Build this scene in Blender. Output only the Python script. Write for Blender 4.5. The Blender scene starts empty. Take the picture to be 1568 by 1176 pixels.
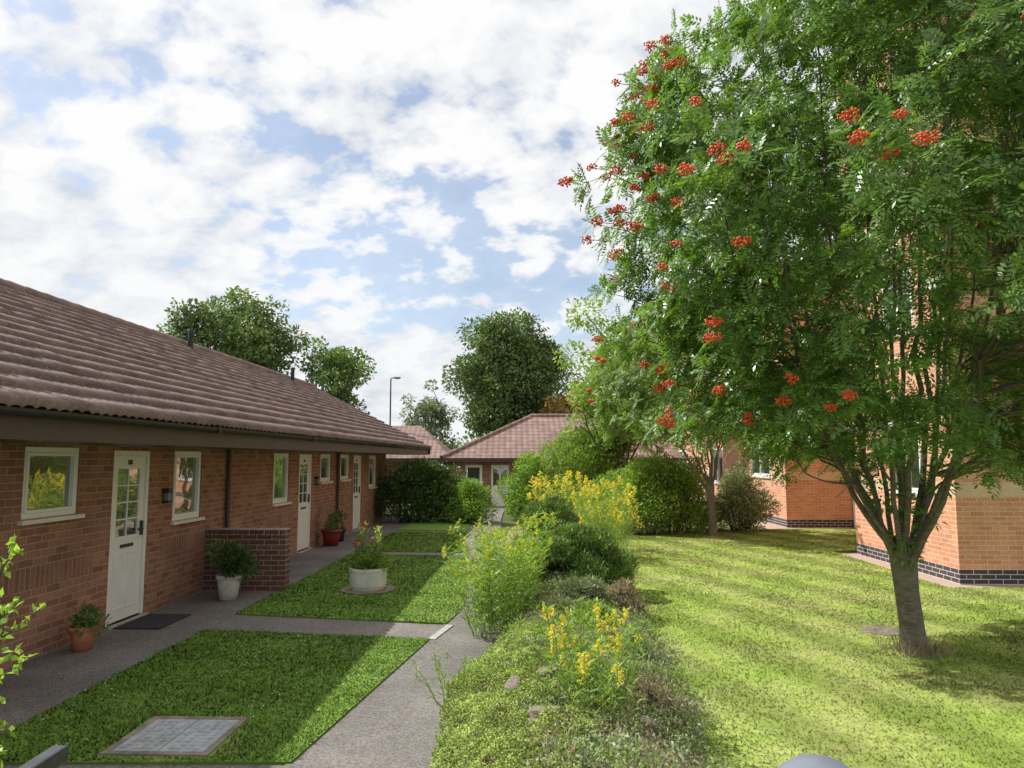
import bpy, math, random, bmesh
import numpy as np
from mathutils import Vector
rng = np.random.default_rng(11)
scene = bpy.context.scene
COL = scene.collection

# ------------------------------------------------------------------ helpers
def link(ob, parent=None):
    COL.objects.link(ob)
    if parent is not None:
        ob.parent = parent
    return ob

def empty(name, loc=(0, 0, 0), rz=0.0):
    e = bpy.data.objects.new(name, None)
    e.location = loc
    e.rotation_euler = (0, 0, rz)
    e.empty_display_size = 0.3
    return link(e)

def mesh_np(name, V, F, mat, parent=None, smooth=False):
    V = np.ascontiguousarray(V, dtype=np.float32)
    F = np.ascontiguousarray(F, dtype=np.int32)
    k = F.shape[1]
    me = bpy.data.meshes.new(name)
    me.vertices.add(len(V)); me.vertices.foreach_set('co', V.ravel())
    me.loops.add(F.size); me.loops.foreach_set('vertex_index', F.ravel())
    me.polygons.add(len(F)); me.polygons.foreach_set('loop_start', np.arange(0, F.size, k, dtype=np.int32))
    if smooth:
        me.polygons.foreach_set('use_smooth', np.ones(len(F), dtype=bool))
    me.update(calc_edges=True)
    me.validate()
    me.materials.append(mat)
    return link(bpy.data.objects.new(name, me), parent)

class MB:
    def __init__(s): s.v = []; s.f = []; s.m = []
    def face(s, pts, mi=0):
        i = len(s.v); s.v += [tuple(p) for p in pts]; s.f.append(tuple(range(i, i+len(pts)))); s.m.append(mi)
    def box(s, x0, x1, y0, y1, z0, z1, mi=0):
        i = len(s.v)
        s.v += [(x0,y0,z0),(x1,y0,z0),(x1,y1,z0),(x0,y1,z0),(x0,y0,z1),(x1,y0,z1),(x1,y1,z1),(x0,y1,z1)]
        for q in ((0,3,2,1),(4,5,6,7),(0,1,5,4),(1,2,6,5),(2,3,7,6),(3,0,4,7)):
            s.f.append(tuple(i+a for a in q)); s.m.append(mi)
    def lathe(s, cx, cy, prof, n=28, mi=0):
        i = len(s.v)
        for r, z in prof:
            for k in range(n):
                a = 2*math.pi*k/n
                s.v.append((cx+r*math.cos(a), cy+r*math.sin(a), z))
        for j in range(len(prof)-1):
            for k in range(n):
                a = i+j*n+k; b = i+j*n+(k+1) % n
                s.f.append((a, b, b+n, a+n)); s.m.append(mi)
    def obj(s, name, mats, parent=None, smooth=False, bevel=0):
        me = bpy.data.meshes.new(name)
        me.from_pydata(s.v, [], s.f)
        for m in mats: me.materials.append(m)
        me.polygons.foreach_set('material_index', s.m)
        if smooth: me.polygons.foreach_set('use_smooth', [True]*len(s.f))
        me.update()
        ob = link(bpy.data.objects.new(name, me), parent)
        if bevel:
            b = ob.modifiers.new('bevel', 'BEVEL'); b.width = bevel; b.segments = 2; b.limit_method = 'ANGLE'
        return ob

class TB:
    def __init__(s): s.V = []; s.F = []; s.n = 0
    def tube(s, pts, rad, k=6):
        P = np.array(pts, float); n = len(P)
        T = np.gradient(P, axis=0); T /= np.linalg.norm(T, axis=1)[:, None]+1e-9
        ref = np.array([1.0, 0.13, 0.07]) if abs(T[:, 0]).mean() < .7 else np.array([0.05, 1, .1])
        A = np.cross(T, ref); A /= np.linalg.norm(A, axis=1)[:, None]
        B = np.cross(T, A)
        r = np.array(rad, float)[:, None, None]
        an = np.arange(k)*2*math.pi/k
        V = P[:, None, :]+r*(A[:, None, :]*np.cos(an)[None, :, None]+B[:, None, :]*np.sin(an)[None, :, None])
        s.V.append(V.reshape(-1, 3))
        i = np.arange(n-1)[:, None]*k; j = np.arange(k)[None, :]; j2 = (j+1) % k
        F = np.stack([i+j, i+j2, i+k+j2, i+k+j], -1).reshape(-1, 4)+s.n
        s.F.append(F); s.n += n*k
    def obj(s, name, mat, parent=None):
        return mesh_np(name, np.concatenate(s.V), np.concatenate(s.F), mat, parent, True)

def curve_pts(a, b, n=6, bend=0.1, up=0.0):
    a = np.array(a, float); b = np.array(b, float)
    t = np.linspace(0, 1, n)[:, None]
    L = np.linalg.norm(b-a)
    off = rng.normal(size=3)*bend*L
    off[2] += up*L
    w = (t*(1-t)*2)
    wob = rng.normal(size=(n, 3))*0.02*L*(t*(1-t)*4)
    return a+(b-a)*t+off*w+wob

# ------------------------------------------------------------------ materials
def newmat(name):
    m = bpy.data.materials.new(name); m.use_nodes = True
    nt = m.node_tree; nt.nodes.clear()
    return m, nt

def N(nt, typ, **kw):
    n = nt.nodes.new(typ)
    for k, v in kw.items(): setattr(n, k, v)
    return n

def LK(nt, a, b): nt.links.new(a, b)
def rgba(c): return (c[0], c[1], c[2], 1)

def noise_n(nt, vec, scale, detail=4, rough=.55, dist=0):
    n = N(nt, 'ShaderNodeTexNoise'); n.inputs['Scale'].default_value = scale
    n.inputs['Detail'].default_value = detail; n.inputs['Roughness'].default_value = rough
    n.inputs['Distortion'].default_value = dist
    LK(nt, vec, n.inputs['Vector']); return n.outputs['Fac']

def ramp(nt, fac, stops):
    r = N(nt, 'ShaderNodeValToRGB'); e = r.color_ramp.elements
    while len(e) < len(stops): e.new(.5)
    for i, (p, c) in enumerate(stops):
        e[i].position = p; e[i].color = rgba(c) if not isinstance(c, (int, float)) else (c, c, c, 1)
    LK(nt, fac, r.inputs[0]); return r.outputs[0]

def mixc(nt, fac, a, b, mode='MIX'):
    m = N(nt, 'ShaderNodeMix', data_type='RGBA', blend_type=mode)
    for s, v in ((0, fac), (6, a), (7, b)):
        if isinstance(v, (int, float)): m.inputs[s].default_value = v
        elif isinstance(v, (tuple, list)): m.inputs[s].default_value = rgba(v)
        else: LK(nt, v, m.inputs[s])
    return m.outputs[2]

def mth(nt, op, a, b=None, c=None):
    m = N(nt, 'ShaderNodeMath', operation=op)
    for i, v in enumerate((a, b, c)):
        if v is None: continue
        if isinstance(v, (int, float)): m.inputs[i].default_value = v
        else: LK(nt, v, m.inputs[i])
    return m.outputs[0]

def soft_normal(nt, k):
    """shading normal of fine foliage leaned towards the canopy's (vertical) normal"""
    g = N(nt, 'ShaderNodeNewGeometry')
    a = N(nt, 'ShaderNodeVectorMath', operation='SCALE'); LK(nt, g.outputs['Normal'], a.inputs[0]); a.inputs['Scale'].default_value = 1-k
    b = N(nt, 'ShaderNodeVectorMath', operation='ADD'); LK(nt, a.outputs[0], b.inputs[0]); b.inputs[1].default_value = (0, 0, k)
    c = N(nt, 'ShaderNodeVectorMath', operation='NORMALIZE'); LK(nt, b.outputs[0], c.inputs[0]); return c.outputs[0]

def finish(nt, col, rough=.8, bump=None, bstr=.3, bdist=.01, metallic=0, spec=.3, transl=0, tcol=None, soft=0):
    p = N(nt, 'ShaderNodeBsdfPrincipled')
    if isinstance(col, (tuple, list)): p.inputs['Base Color'].default_value = rgba(col)
    else: LK(nt, col, p.inputs['Base Color'])
    p.inputs['Roughness'].default_value = rough; p.inputs['Metallic'].default_value = metallic
    p.inputs['Specular IOR Level'].default_value = spec
    if soft: LK(nt, soft_normal(nt, soft), p.inputs['Normal'])
    if bump is not None:
        b = N(nt, 'ShaderNodeBump'); b.inputs['Strength'].default_value = bstr; b.inputs['Distance'].default_value = bdist
        LK(nt, bump, b.inputs['Height']); LK(nt, b.outputs[0], p.inputs['Normal'])
    o = N(nt, 'ShaderNodeOutputMaterial')
    if transl:
        t = N(nt, 'ShaderNodeBsdfTranslucent')
        if tcol is not None: LK(nt, tcol, t.inputs[0])
        mx = N(nt, 'ShaderNodeMixShader'); mx.inputs[0].default_value = transl
        LK(nt, p.outputs[0], mx.inputs[1]); LK(nt, t.outputs[0], mx.inputs[2]); LK(nt, mx.outputs[0], o.inputs[0])
    else:
        LK(nt, p.outputs[0], o.inputs[0])

def pos(nt, obj=False):
    if obj: return N(nt, 'ShaderNodeTexCoord').outputs['Object']
    return N(nt, 'ShaderNodeNewGeometry').outputs['Position']

def leaf_mat(name, dark, light, transl=.3, rough=.5, spec=.3, clump=1.2, vary=.55, soft=0):
    m, nt = newmat(name)
    g = N(nt, 'ShaderNodeNewGeometry')
    base = mixc(nt, g.outputs['Random Per Island'], dark, light)
    n = noise_n(nt, g.outputs['Position'], clump, 2)
    mul = ramp(nt, n, [(.3, 1-vary), (.7, 1+vary*.6)])
    c = mixc(nt, 1.0, base, mul, 'MULTIPLY')
    tc = mixc(nt, 1.0, c, (1.5, 1.6, .6), 'MULTIPLY')
    finish(nt, c, rough, spec=spec, transl=transl, tcol=tc, soft=soft)
    return m

def plain_mat(name, c, rough=.6, metallic=0, spec=.4, var=.15, nscale=8, bstr=.1):
    m, nt = newmat(name); p = pos(nt, True)
    n = noise_n(nt, p, nscale, 5, .6)
    mul = ramp(nt, n, [(.3, 1-var), (.7, 1+var)])
    finish(nt, mixc(nt, 1.0, c, mul, 'MULTIPLY'), rough, bump=n, bstr=bstr, metallic=metallic, spec=spec)
    return m

def brick_mat(name, c1, c2, mortar, vertical=False, band=None, var=(.78, 1.2)):
    m, nt = newmat(name)
    g = N(nt, 'ShaderNodeNewGeometry'); tc = pos(nt, True)
    s = N(nt, 'ShaderNodeSeparateXYZ'); LK(nt, tc, s.inputs[0])
    sn = N(nt, 'ShaderNodeSeparateXYZ'); LK(nt, g.outputs['Normal'], sn.inputs[0])
    isx = mth(nt, 'GREATER_THAN', mth(nt, 'ABSOLUTE', sn.outputs[0]), .6)
    u = mth(nt, 'ADD', mth(nt, 'MULTIPLY', s.outputs[1], isx), mth(nt, 'MULTIPLY', s.outputs[0], mth(nt, 'SUBTRACT', 1.0, isx)))
    cb = N(nt, 'ShaderNodeCombineXYZ')
    LK(nt, u, cb.inputs[1 if vertical else 0]); LK(nt, s.outputs[2], cb.inputs[0 if vertical else 1])
    b = N(nt, 'ShaderNodeTexBrick'); LK(nt, cb.outputs[0], b.inputs['Vector'])
    if vertical: b.offset = 0.0
    b.inputs['Scale'].default_value = 1; b.inputs['Brick Width'].default_value = .225; b.inputs['Row Height'].default_value = .075
    b.inputs['Mortar Size'].default_value = .007; b.inputs['Mortar Smooth'].default_value = .3; b.inputs['Bias'].default_value = 0
    b.inputs['Color1'].default_value = rgba(c1); b.inputs['Color2'].default_value = rgba(c2); b.inputs['Mortar'].default_value = rgba(mortar)
    col = b.outputs['Color']
    if band:
        z = s.outputs[2]
        for (z0, z1, bc) in band:
            inb = mth(nt, 'MULTIPLY', mth(nt, 'GREATER_THAN', z, z0), mth(nt, 'LESS_THAN', z, z1))
            inb = mth(nt, 'MULTIPLY', inb, mth(nt, 'SUBTRACT', 1.0, b.outputs['Fac']))
            col = mixc(nt, inb, col, bc)
    n1 = noise_n(nt, tc, 1.3, 4); n2 = noise_n(nt, tc, 45, 3)
    col = mixc(nt, 1.0, col, ramp(nt, n1, [(.3, var[0]), (.7, var[1])]), 'MULTIPLY')
    col = mixc(nt, 1.0, col, ramp(nt, n2, [(.3, .8), (.7, 1.2)]), 'MULTIPLY')
    h = mth(nt, 'ADD', mth(nt, 'MULTIPLY', mth(nt, 'SUBTRACT', 1.0, b.outputs['Fac']), 1.0), mth(nt, 'MULTIPLY', n2, .4))
    finish(nt, col, .9, bump=h, bstr=.6, bdist=.008, spec=.15)
    return m

def tile_mat(name, c, far=False, axis_y=True):
    m, nt = newmat(name); tc = pos(nt, True)
    s = N(nt, 'ShaderNodeSeparateXYZ'); LK(nt, tc, s.inputs[0])
    a = s.outputs[1 if axis_y else 0]
    fy = mth(nt, 'FLOOR', mth(nt, 'DIVIDE', a, .3)); fz = mth(nt, 'FLOOR', mth(nt, 'DIVIDE', mth(nt, 'SUBTRACT', s.outputs[2], 2.35), .1527))
    cb = N(nt, 'ShaderNodeCombineXYZ'); LK(nt, fy, cb.inputs[0]); LK(nt, fz, cb.inputs[1])
    wn = N(nt, 'ShaderNodeTexWhiteNoise', noise_dimensions='3D'); LK(nt, cb.outputs[0], wn.inputs['Vector'])
    col = mixc(nt, 1.0, c, ramp(nt, wn.outputs['Value'], [(0, .84), (1, 1.16)]), 'MULTIPLY')
    n1 = noise_n(nt, tc, 38, 3, .7); n2 = noise_n(nt, tc, 1.2, 4)
    col = mixc(nt, 1.0, col, ramp(nt, n2, [(.3, .8), (.7, 1.15)]), 'MULTIPLY')
    lich = ramp(nt, n1, [(.57, 0.0), (.68, .7)])
    col = mixc(nt, lich, col, (.42, .38, .35))
    h = n1
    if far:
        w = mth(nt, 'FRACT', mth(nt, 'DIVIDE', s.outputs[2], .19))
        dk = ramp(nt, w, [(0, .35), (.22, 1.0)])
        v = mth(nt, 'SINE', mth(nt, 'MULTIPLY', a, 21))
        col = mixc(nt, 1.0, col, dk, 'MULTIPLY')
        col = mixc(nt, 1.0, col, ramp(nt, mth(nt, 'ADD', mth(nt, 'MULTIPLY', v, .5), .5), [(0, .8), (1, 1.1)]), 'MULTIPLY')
    finish(nt, col, .85, bump=h, bstr=.25, bdist=.004, spec=.2)
    return m

M = {}
M['brick_b'] = brick_mat('bungalow_brick', (.38, .185, .115), (.24, .105, .07), (.34, .28, .22))
M['brick_v'] = brick_mat('bungalow_soldier_brick', (.33, .16, .105), (.24, .11, .075), (.32, .27, .22), vertical=True)
M['brick_dk'] = brick_mat('screen_wall_brick', (.20, .095, .07), (.12, .06, .05), (.34, .30, .26))
M['brick_r'] = brick_mat('orange_brick', (.74, .35, .21), (.60, .255, .145), (.68, .56, .46), var=(.88, 1.12),
                         band=[(0, .225, (.07, .07, .085)), (1.35, 1.575, (.70, .49, .32)), (3.6, 3.825, (.70, .49, .32)), (6.3, 6.525, (.70, .49, .32))])
M['tile'] = tile_mat('roof_tile', (.215, .152, .135))
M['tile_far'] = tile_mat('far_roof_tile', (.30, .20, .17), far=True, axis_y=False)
M['white'] = plain_mat('white_upvc', (.82, .81, .78), .35, var=.04, nscale=3, bstr=.02)
M['sill'] = plain_mat('sill_paint', (.7, .66, .58), .5, var=.08)
M['fascia'] = plain_mat('brown_fascia', (.07, .05, .045), .45, var=.15)
M['black'] = plain_mat('black_plastic', (.025, .025, .027), .4, var=.1)
M['metal'] = plain_mat('dark_steel', (.07, .075, .08), .45, metallic=.5, var=.3, nscale=20)
M['terracotta'] = plain_mat('terracotta', (.50, .20, .11), .8, var=.2)
M['redpot'] = plain_mat('red_glaze', (.22, .03, .028), .4, var=.2)
M['stoneware'] = plain_mat('white_stoneware', (.70, .68, .64), .7, var=.18, nscale=6)
M['rock'] = plain_mat('rockery_stone', (.27, .22, .18), .95, spec=.1, var=.4, nscale=7, bstr=.8)
M['greybin'] = plain_mat('grey_plastic', (.19, .21, .25), .45, var=.08)
M['mat'] = plain_mat('door_mat', (.04, .037, .04), .95, var=.3, nscale=60)
M['concrete'] = plain_mat('concrete', (.42, .39, .35), .9, var=.3, nscale=12, bstr=.5)
M['gravelpink'] = plain_mat('pinkish_gravel', (.50, .38, .31), .95, var=.5, nscale=60, bstr=1)

def glass_mat():
    m, nt = newmat('window_glass')
    d = N(nt, 'ShaderNodeBsdfPrincipled'); d.inputs['Base Color'].default_value = (.05, .055, .05, 1); d.inputs['Roughness'].default_value = .3
    gl = N(nt, 'ShaderNodeBsdfGlossy'); gl.inputs['Roughness'].default_value = .015; gl.inputs['Color'].default_value = (.85, .88, .85, 1)
    n = noise_n(nt, pos(nt), 1.5, 2); b = N(nt, 'ShaderNodeBump'); b.inputs['Strength'].default_value = .12; b.inputs['Distance'].default_value = .05
    LK(nt, n, b.inputs['Height']); LK(nt, b.outputs[0], gl.inputs['Normal'])
    f = N(nt, 'ShaderNodeFresnel'); f.inputs[0].default_value = 1.9
    mx = N(nt, 'ShaderNodeMixShader'); LK(nt, mth(nt, 'MINIMUM', mth(nt, 'ADD', f.outputs[0], .22), 1.0), mx.inputs[0])
    LK(nt, d.outputs[0], mx.inputs[1]); LK(nt, gl.outputs[0], mx.inputs[2])
    o = N(nt, 'ShaderNodeOutputMaterial'); LK(nt, mx.outputs[0], o.inputs[0]); return m
M['glass'] = glass_mat()

def grass_mat(name, g1, g2, dry, dryamt, stripes=False, transl=.1):
    m, nt = newmat(name); p = pos(nt)
    g = N(nt, 'ShaderNodeNewGeometry')
    fl = N(nt, 'ShaderNodeMapping'); fl.inputs['Scale'].default_value = (1, 1, 0); LK(nt, p, fl.inputs[0]); p = fl.outputs[0]
    a = noise_n(nt, p, .9, 4, .6); b = noise_n(nt, p, 7, 4, .7)
    col = mixc(nt, a, g1, g2)
    col = mixc(nt, ramp(nt, noise_n(nt, p, .7, 5, .68), [(.5-dryamt*.18, 0.0), (.82-dryamt*.18, .7)]), col, dry)
    col = mixc(nt, 1.0, col, ramp(nt, b, [(.3, .8), (.7, 1.2)]), 'MULTIPLY')
    if stripes:
        s = N(nt, 'ShaderNodeSeparateXYZ'); LK(nt, p, s.inputs[0])
        w = mth(nt, 'SINE', mth(nt, 'ADD', mth(nt, 'MULTIPLY', mth(nt, 'ADD', s.outputs[0], mth(nt, 'MULTIPLY', s.outputs[1], .30)), 6.0), mth(nt, 'MULTIPLY', a, 1.8)))
        col = mixc(nt, 1.0, col, ramp(nt, mth(nt, 'ADD', mth(nt, 'MULTIPLY', w, .5), .5), [(.25, .82), (.75, 1.13)]), 'MULTIPLY')
    col = mixc(nt, 1.0, col, ramp(nt, g.outputs['Random Per Island'], [(0, .75), (1, 1.25)]), 'MULTIPLY')
    finish(nt, col, .85, spec=.08, transl=transl, tcol=col, soft=.85)
    return m
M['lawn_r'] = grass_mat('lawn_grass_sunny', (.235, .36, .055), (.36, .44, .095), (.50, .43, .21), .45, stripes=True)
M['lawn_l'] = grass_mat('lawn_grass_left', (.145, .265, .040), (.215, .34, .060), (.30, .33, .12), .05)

def ground_mat():
    m, nt = newmat('ground_soil'); p = pos(nt)
    a = noise_n(nt, p, .2, 5); b = noise_n(nt, p, 12, 6, .7)
    col = mixc(nt, ramp(nt, a, [(.4, 0.0), (.6, 1.0)]), (.10, .13, .04), (.14, .15, .06))
    col = mixc(nt, 1.0, col, ramp(nt, b, [(.3, .6), (.7, 1.3)]), 'MULTIPLY')
    finish(nt, col, .95, bump=b, bstr=.6, bdist=.03, spec=.1); return m
M['ground'] = ground_mat()
def soil_mat():
    m, nt = newmat('bed_soil'); p = pos(nt)
    a = noise_n(nt, p, 3, 5); b = noise_n(nt, p, 35, 5, .75)
    col = mixc(nt, ramp(nt, a, [(.35, 0.0), (.65, 1.0)]), (.22, .16, .115), (.44, .34, .25))
    col = mixc(nt, 1.0, col, ramp(nt, b, [(.3, .55), (.7, 1.35)]), 'MULTIPLY')
    finish(nt, col, .95, bump=b, bstr=.9, bdist=.03, spec=.1); return m
M['soil'] = soil_mat()
def asphalt_mat():
    m, nt = newmat('path_asphalt'); p = pos(nt)
    v = N(nt, 'ShaderNodeTexVoronoi'); v.inputs['Scale'].default_value = 85; LK(nt, p, v.inputs['Vector'])
    a = noise_n(nt, p, 1.1, 5, .65)
    col = mixc(nt, ramp(nt, a, [(.35, 0.0), (.65, 1.0)]), (.16, .145, .132), (.235, .212, .19))
    sp = N(nt, 'ShaderNodeSeparateColor'); LK(nt, v.outputs['Color'], sp.inputs[0])
    col = mixc(nt, 1.0, col, ramp(nt, sp.outputs[0], [(0, .65), (1, 1.4)]), 'MULTIPLY')
    finish(nt, col, .9, bump=v.outputs['Distance'], bstr=.5, bdist=.006, spec=.2); return m
M['asphalt'] = asphalt_mat()
def bark_mat(name, c):
    m, nt = newmat(name); p = pos(nt)
    mp = N(nt, 'ShaderNodeMapping'); mp.inputs['Scale'].default_value = (1, 1, 3.5); LK(nt, p, mp.inputs[0])
    a = noise_n(nt, mp.outputs[0], 14, 5, .65); b = noise_n(nt, p, 2, 3)
    col = mixc(nt, 1.0, c, ramp(nt, a, [(.3, .5), (.7, 1.5)]), 'MULTIPLY')
    col = mixc(nt, ramp(nt, b, [(.5, 0.0), (.7, .35)]), col, (.2, .21, .13))
    finish(nt, col, .85, bump=a, bstr=.7, bdist=.012, spec=.2); return m
M['bark'] = bark_mat('rowan_bark', (.17, .14, .115))
M['bark2'] = bark_mat('dark_bark', (.10, .08, .06))

M['rowan_leaf'] = leaf_mat('rowan_leaf', (.10, .20, .045), (.24, .39, .09), .32, .36, .55, 1.1, .3)
M['rowan2_leaf'] = leaf_mat('young_rowan_leaf', (.14, .23, .055), (.27, .39, .11), .3, .45, .4, 1.2, .35)
M['leaf_dark'] = leaf_mat('dark_tree_leaf', (.11, .17, .065), (.21, .29, .11), .25, .5, .3, .45, .45)
M['leaf_mid'] = leaf_mat('mid_tree_leaf', (.12, .20, .055), (.23, .34, .11), .28, .5, .3, .6, .4)
M['leaf_light'] = leaf_mat('light_tree_leaf', (.19, .30, .065), (.37, .50, .13), .35, .5, .3, .8, .35)
M['leaf_grey'] = leaf_mat('greygreen_leaf', (.18, .22, .15), (.33, .38, .25), .25, .6, .3, .8, .4)
M['leaf_rust'] = leaf_mat('rust_leaf', (.18, .15, .05), (.40, .24, .08), .3, .5, .3, .6, .4)
M['bush_dark'] = leaf_mat('hedge_leaf', (.05, .105, .03), (.14, .23, .055), .18, .45, .4, 1.5, .5)
M['bush_fresh'] = leaf_mat('fresh_shrub_leaf', (.17, .30, .05), (.34, .50, .11), .3, .5, .3, 2, .35)
M['privet'] = leaf_mat('privet_leaf', (.24, .38, .06), (.46, .60, .14), .4, .45, .4, 2, .2)
M['juniper'] = leaf_mat('heather_leaf', (.10, .18, .04), (.24, .36, .085), .15, .6, .2, 3.5, .45, soft=.35)
M['gr_leaf'] = leaf_mat('goldenrod_leaf', (.19, .32, .07), (.38, .52, .13), .35, .5, .3, 3, .25)
M['gr_flower'] = leaf_mat('goldenrod_flower', (.80, .60, .06), (.95, .84, .20), .3, .6, .2, 6, .2)
M['gr_bud'] = leaf_mat('goldenrod_bud', (.50, .58, .09), (.72, .70, .12), .3, .6, .2, 6, .2)
M['cover'] = leaf_mat('groundcover_leaf', (.26, .36, .07), (.50, .58, .17), .15, .6, .15, 5, .4, soft=.65)
M['dry'] = leaf_mat('dry_stalks', (.24, .18, .12), (.50, .41, .27), .15, .8, .1, 3, .4, soft=.3)
M['greygreen_low'] = leaf_mat('greygreen_low_leaf', (.19, .24, .12), (.40, .45, .25), .15, .7, .15, 4, .4, soft=.4)
M['variegated'] = leaf_mat('variegated_leaf', (.20, .25, .13), (.50, .52, .34), .2, .5, .3, 3, .4)
M['berry'] = leaf_mat('rowan_berry', (.66, .06, .02), (.88, .16, .04), 0.0001, .35, .5, 3, .1)
M['redflower'] = leaf_mat('red_petal', (.5, .02, .02), (.65, .06, .05), .2, .5, .3, 3, .1)
M['daisy'] = leaf_mat('clover_flower', (.6, .6, .55), (.8, .8, .75), .2, .5, .3, 3, .1)

# ------------------------------------------------------------------ ground
def gz(y):
    y = np.asarray(y, float)
    t = np.clip((y-27)/9, 0, 1); return -.4*(t*t*(3-2*t))

xs = np.concatenate([[-400, -150, -60, -30], np.arange(-20, 21, 2.0), [30, 60, 150, 400]])
ys = np.concatenate([[-60, -20, -5], np.arange(0, 60, 1.5), [80, 150, 400, 800]])
X, Y = np.meshgrid(xs, ys)
Vg = np.stack([X, Y, gz(Y)-.03], -1).reshape(-1, 3)
nx, ny = len(xs), len(ys)
i, j = np.meshgrid(np.arange(nx-1), np.arange(ny-1))
q = (j*nx+i).ravel()
mesh_np('ground', Vg, np.stack([q, q+1, q+nx+1, q+nx], 1), M['ground'])

YL = [2, 5, 8.2, 10.2, 13, 17, 24, 28, 38]; XL = [-2.0, -1.43, -.92, -.62, -.75, -1.1, -1.3, -1.25, -1.3]
YR = [2, 5, 6.5, 7.8, 10, 13, 17, 24, 38]; XR = [-.5, -.47, -.5, -.15, .12, .05, -.25, -.4, -.3]
YB = [2, 5, 6, 8.4, 11.7, 15, 19.5]; XB = [1.0, 1.15, 1.36, 1.45, 1.76, 1.9, 2.3]
def pl(y): return np.interp(y, YL, XL)
def pr(y): return np.interp(y, YR, XR)
def pb(y): return np.interp(y, YB, XB)

yy = np.linspace(1.0, 38, 120)
Vp = np.concatenate([np.stack([pl(yy)-.03, yy, gz(yy)+0*yy], 1), np.stack([pr(yy)+.05, yy, gz(yy)+0*yy], 1)])
n = len(yy); a = np.arange(n-1)
mesh_np('main_path', Vp, np.stack([a, a+n, a+n+1, a+1], 1), M['asphalt'])
def wx(y): return -4.95+.031*y
def le(y): return wx(y)+1.16
mb = MB()
mb.face([(wx(-2), -2, -.004), (le(-2), -2, -.004), (le(26), 26, -.004), (wx(26)-4, 26, -.004), (wx(26)-4, 25.2, -.004), (wx(25.2), 25.2, -.004)])
mb.obj('bungalow_walkway', [M['asphalt']])
mb = MB()
for (a0, a1, b0, b1) in [(8.8, 9.72, 8.38, 9.15), (15.6, 16.2, 15.4, 16.0), (20.3, 20.9, 20.1, 20.7), (4.25, 5.05, 4.25, 5.05)]:
    zz = -.008
    mb.face([(le(a0)-.1, a0-.1, zz), (pl(b0)+.1, b0-.1, zz), (pl(b1)+.1, b1+.1, zz), (le(a1)-.1, a1+.1, zz)])
mb.obj('cross_path', [M['asphalt']])
mb = MB(); mb.box(-.045, .045, -.36, .36, -.02, .012)
o = mb.obj('edging_stone', [M['concrete']], bevel=.006); o.location = (-.80, 8.72, .0); o.rotation_euler[2] = math.radians(-12)

def lawn(name, poly, mat, z=.012):
    mb = MB(); mb.face([(x, y, z) for x, y in poly])
    k = len(poly)
    for t in range(k):
        (x0, y0), (x1, y1) = poly[t], poly[(t+1) % k]
        mb.face([(x0, y0, -.03), (x1, y1, -.03), (x1, y1, z), (x0, y0, z)])
    return mb.obj(name, [mat])

def inside(px, py, poly):
    c = np.zeros(len(px), bool); k = len(poly)
    for t in range(k):
        x0, y0 = poly[t]; x1, y1 = poly[(t+1) % k]
        cond = ((y0 > py) != (y1 > py))
        xi = (x1-x0)*(py-y0)/((y1-y0) if y1 != y0 else 1e-9)+x0
        c ^= cond & (px < xi)
    return c

def left_panel(y0l, y1l, y0r, y1r):
    P = [(le(y0l), y0l)]
    for t in np.linspace(0, 1, 9): y = y0r+(y1r-y0r)*t; P.append((float(pl(y)), float(y)))
    P.append((le(y1l), y1l)); return P
panels = [left_panel(5.05, 8.8, 5.05, 8.38), left_panel(9.72, 15.6, 9.15, 15.4), left_panel(16.2, 20.3, 16.0, 20.1), left_panel(20.9, 24.5, 20.7, 24.3), left_panel(1.0, 4.25, 1.2, 4.25)]
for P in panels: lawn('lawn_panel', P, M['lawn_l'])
yb = np.linspace(1.2, 19.5, 26)
polyR = [(float(pb(y))+.06*math.sin(y*5)+.04*math.sin(y*13), float(y)) for y in yb]+[(4.5, 20.3), (7.5, 21.3), (9.6, 21.3), (9.6, 16.2), (6.78, 16.2), (6.62, 11.62), (16, 11.62), (16, 1.2)]
lawn('main_lawn', polyR[::-1], M['lawn_r'])
mb = MB(); mb.face([(6.3, 11.3, .0), (16, 11.3, .0), (16, 12.3, .0), (7.4, 12.3, 0), (7.4, 16.5, 0), (9.9, 16.5, 0), (9.9, 21.5, 0), (7.9, 22.5, 0), (7.9, 46, 0), (7.2, 46, 0), (7.2, 21.0, 0), (9.3, 21.0, 0), (9.3, 16.0, 0), (6.5, 16.0, 0)])
o = mb.obj('gravel_strip', [M['gravelpink']]); o.location.z = -.01

def blades(name, poly, n, mat, xr, yr, hh=(.02, .045), z=.012, hole=None):
    u = rng.random(n); y = yr[0]*(yr[1]/yr[0])**u
    x = xr[0]+rng.random(n)*(xr[1]-xr[0])
    k = inside(x, y, poly)
    if hole: k &= ~((x > hole[0]) & (x < hole[1]) & (y > hole[2]) & (y < hole[3]))
    x = x[k]; y = y[k]; n = len(x)
    a = rng.random(n)*6.283; h = rng.uniform(hh[0], hh[1], n)*(1+.4*(np.sin(x*3.1+y*2.3)*np.sin(x*1.3-y*4.1)))
    w = (.0025+.0007*y)
    ln = rng.normal(size=(n, 2))*.7*h[:, None]
    V = np.zeros((n, 3, 3))
    V[:, 0] = np.stack([x+np.cos(a)*w, y+np.sin(a)*w, np.full(n, z)], 1)
    V[:, 1] = np.stack([x-np.cos(a)*w, y-np.sin(a)*w, np.full(n, z)], 1)
    V[:, 2] = np.stack([x+ln[:, 0], y+ln[:, 1], z+h], 1)
    return mesh_np(name, V.reshape(-1, 3), np.arange(n*3).reshape(-1, 3), mat)
blades('lawn_grass', polyR, 210000, M['lawn_r'], (.9, 10), (3.2, 21), (.007, .020))
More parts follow.
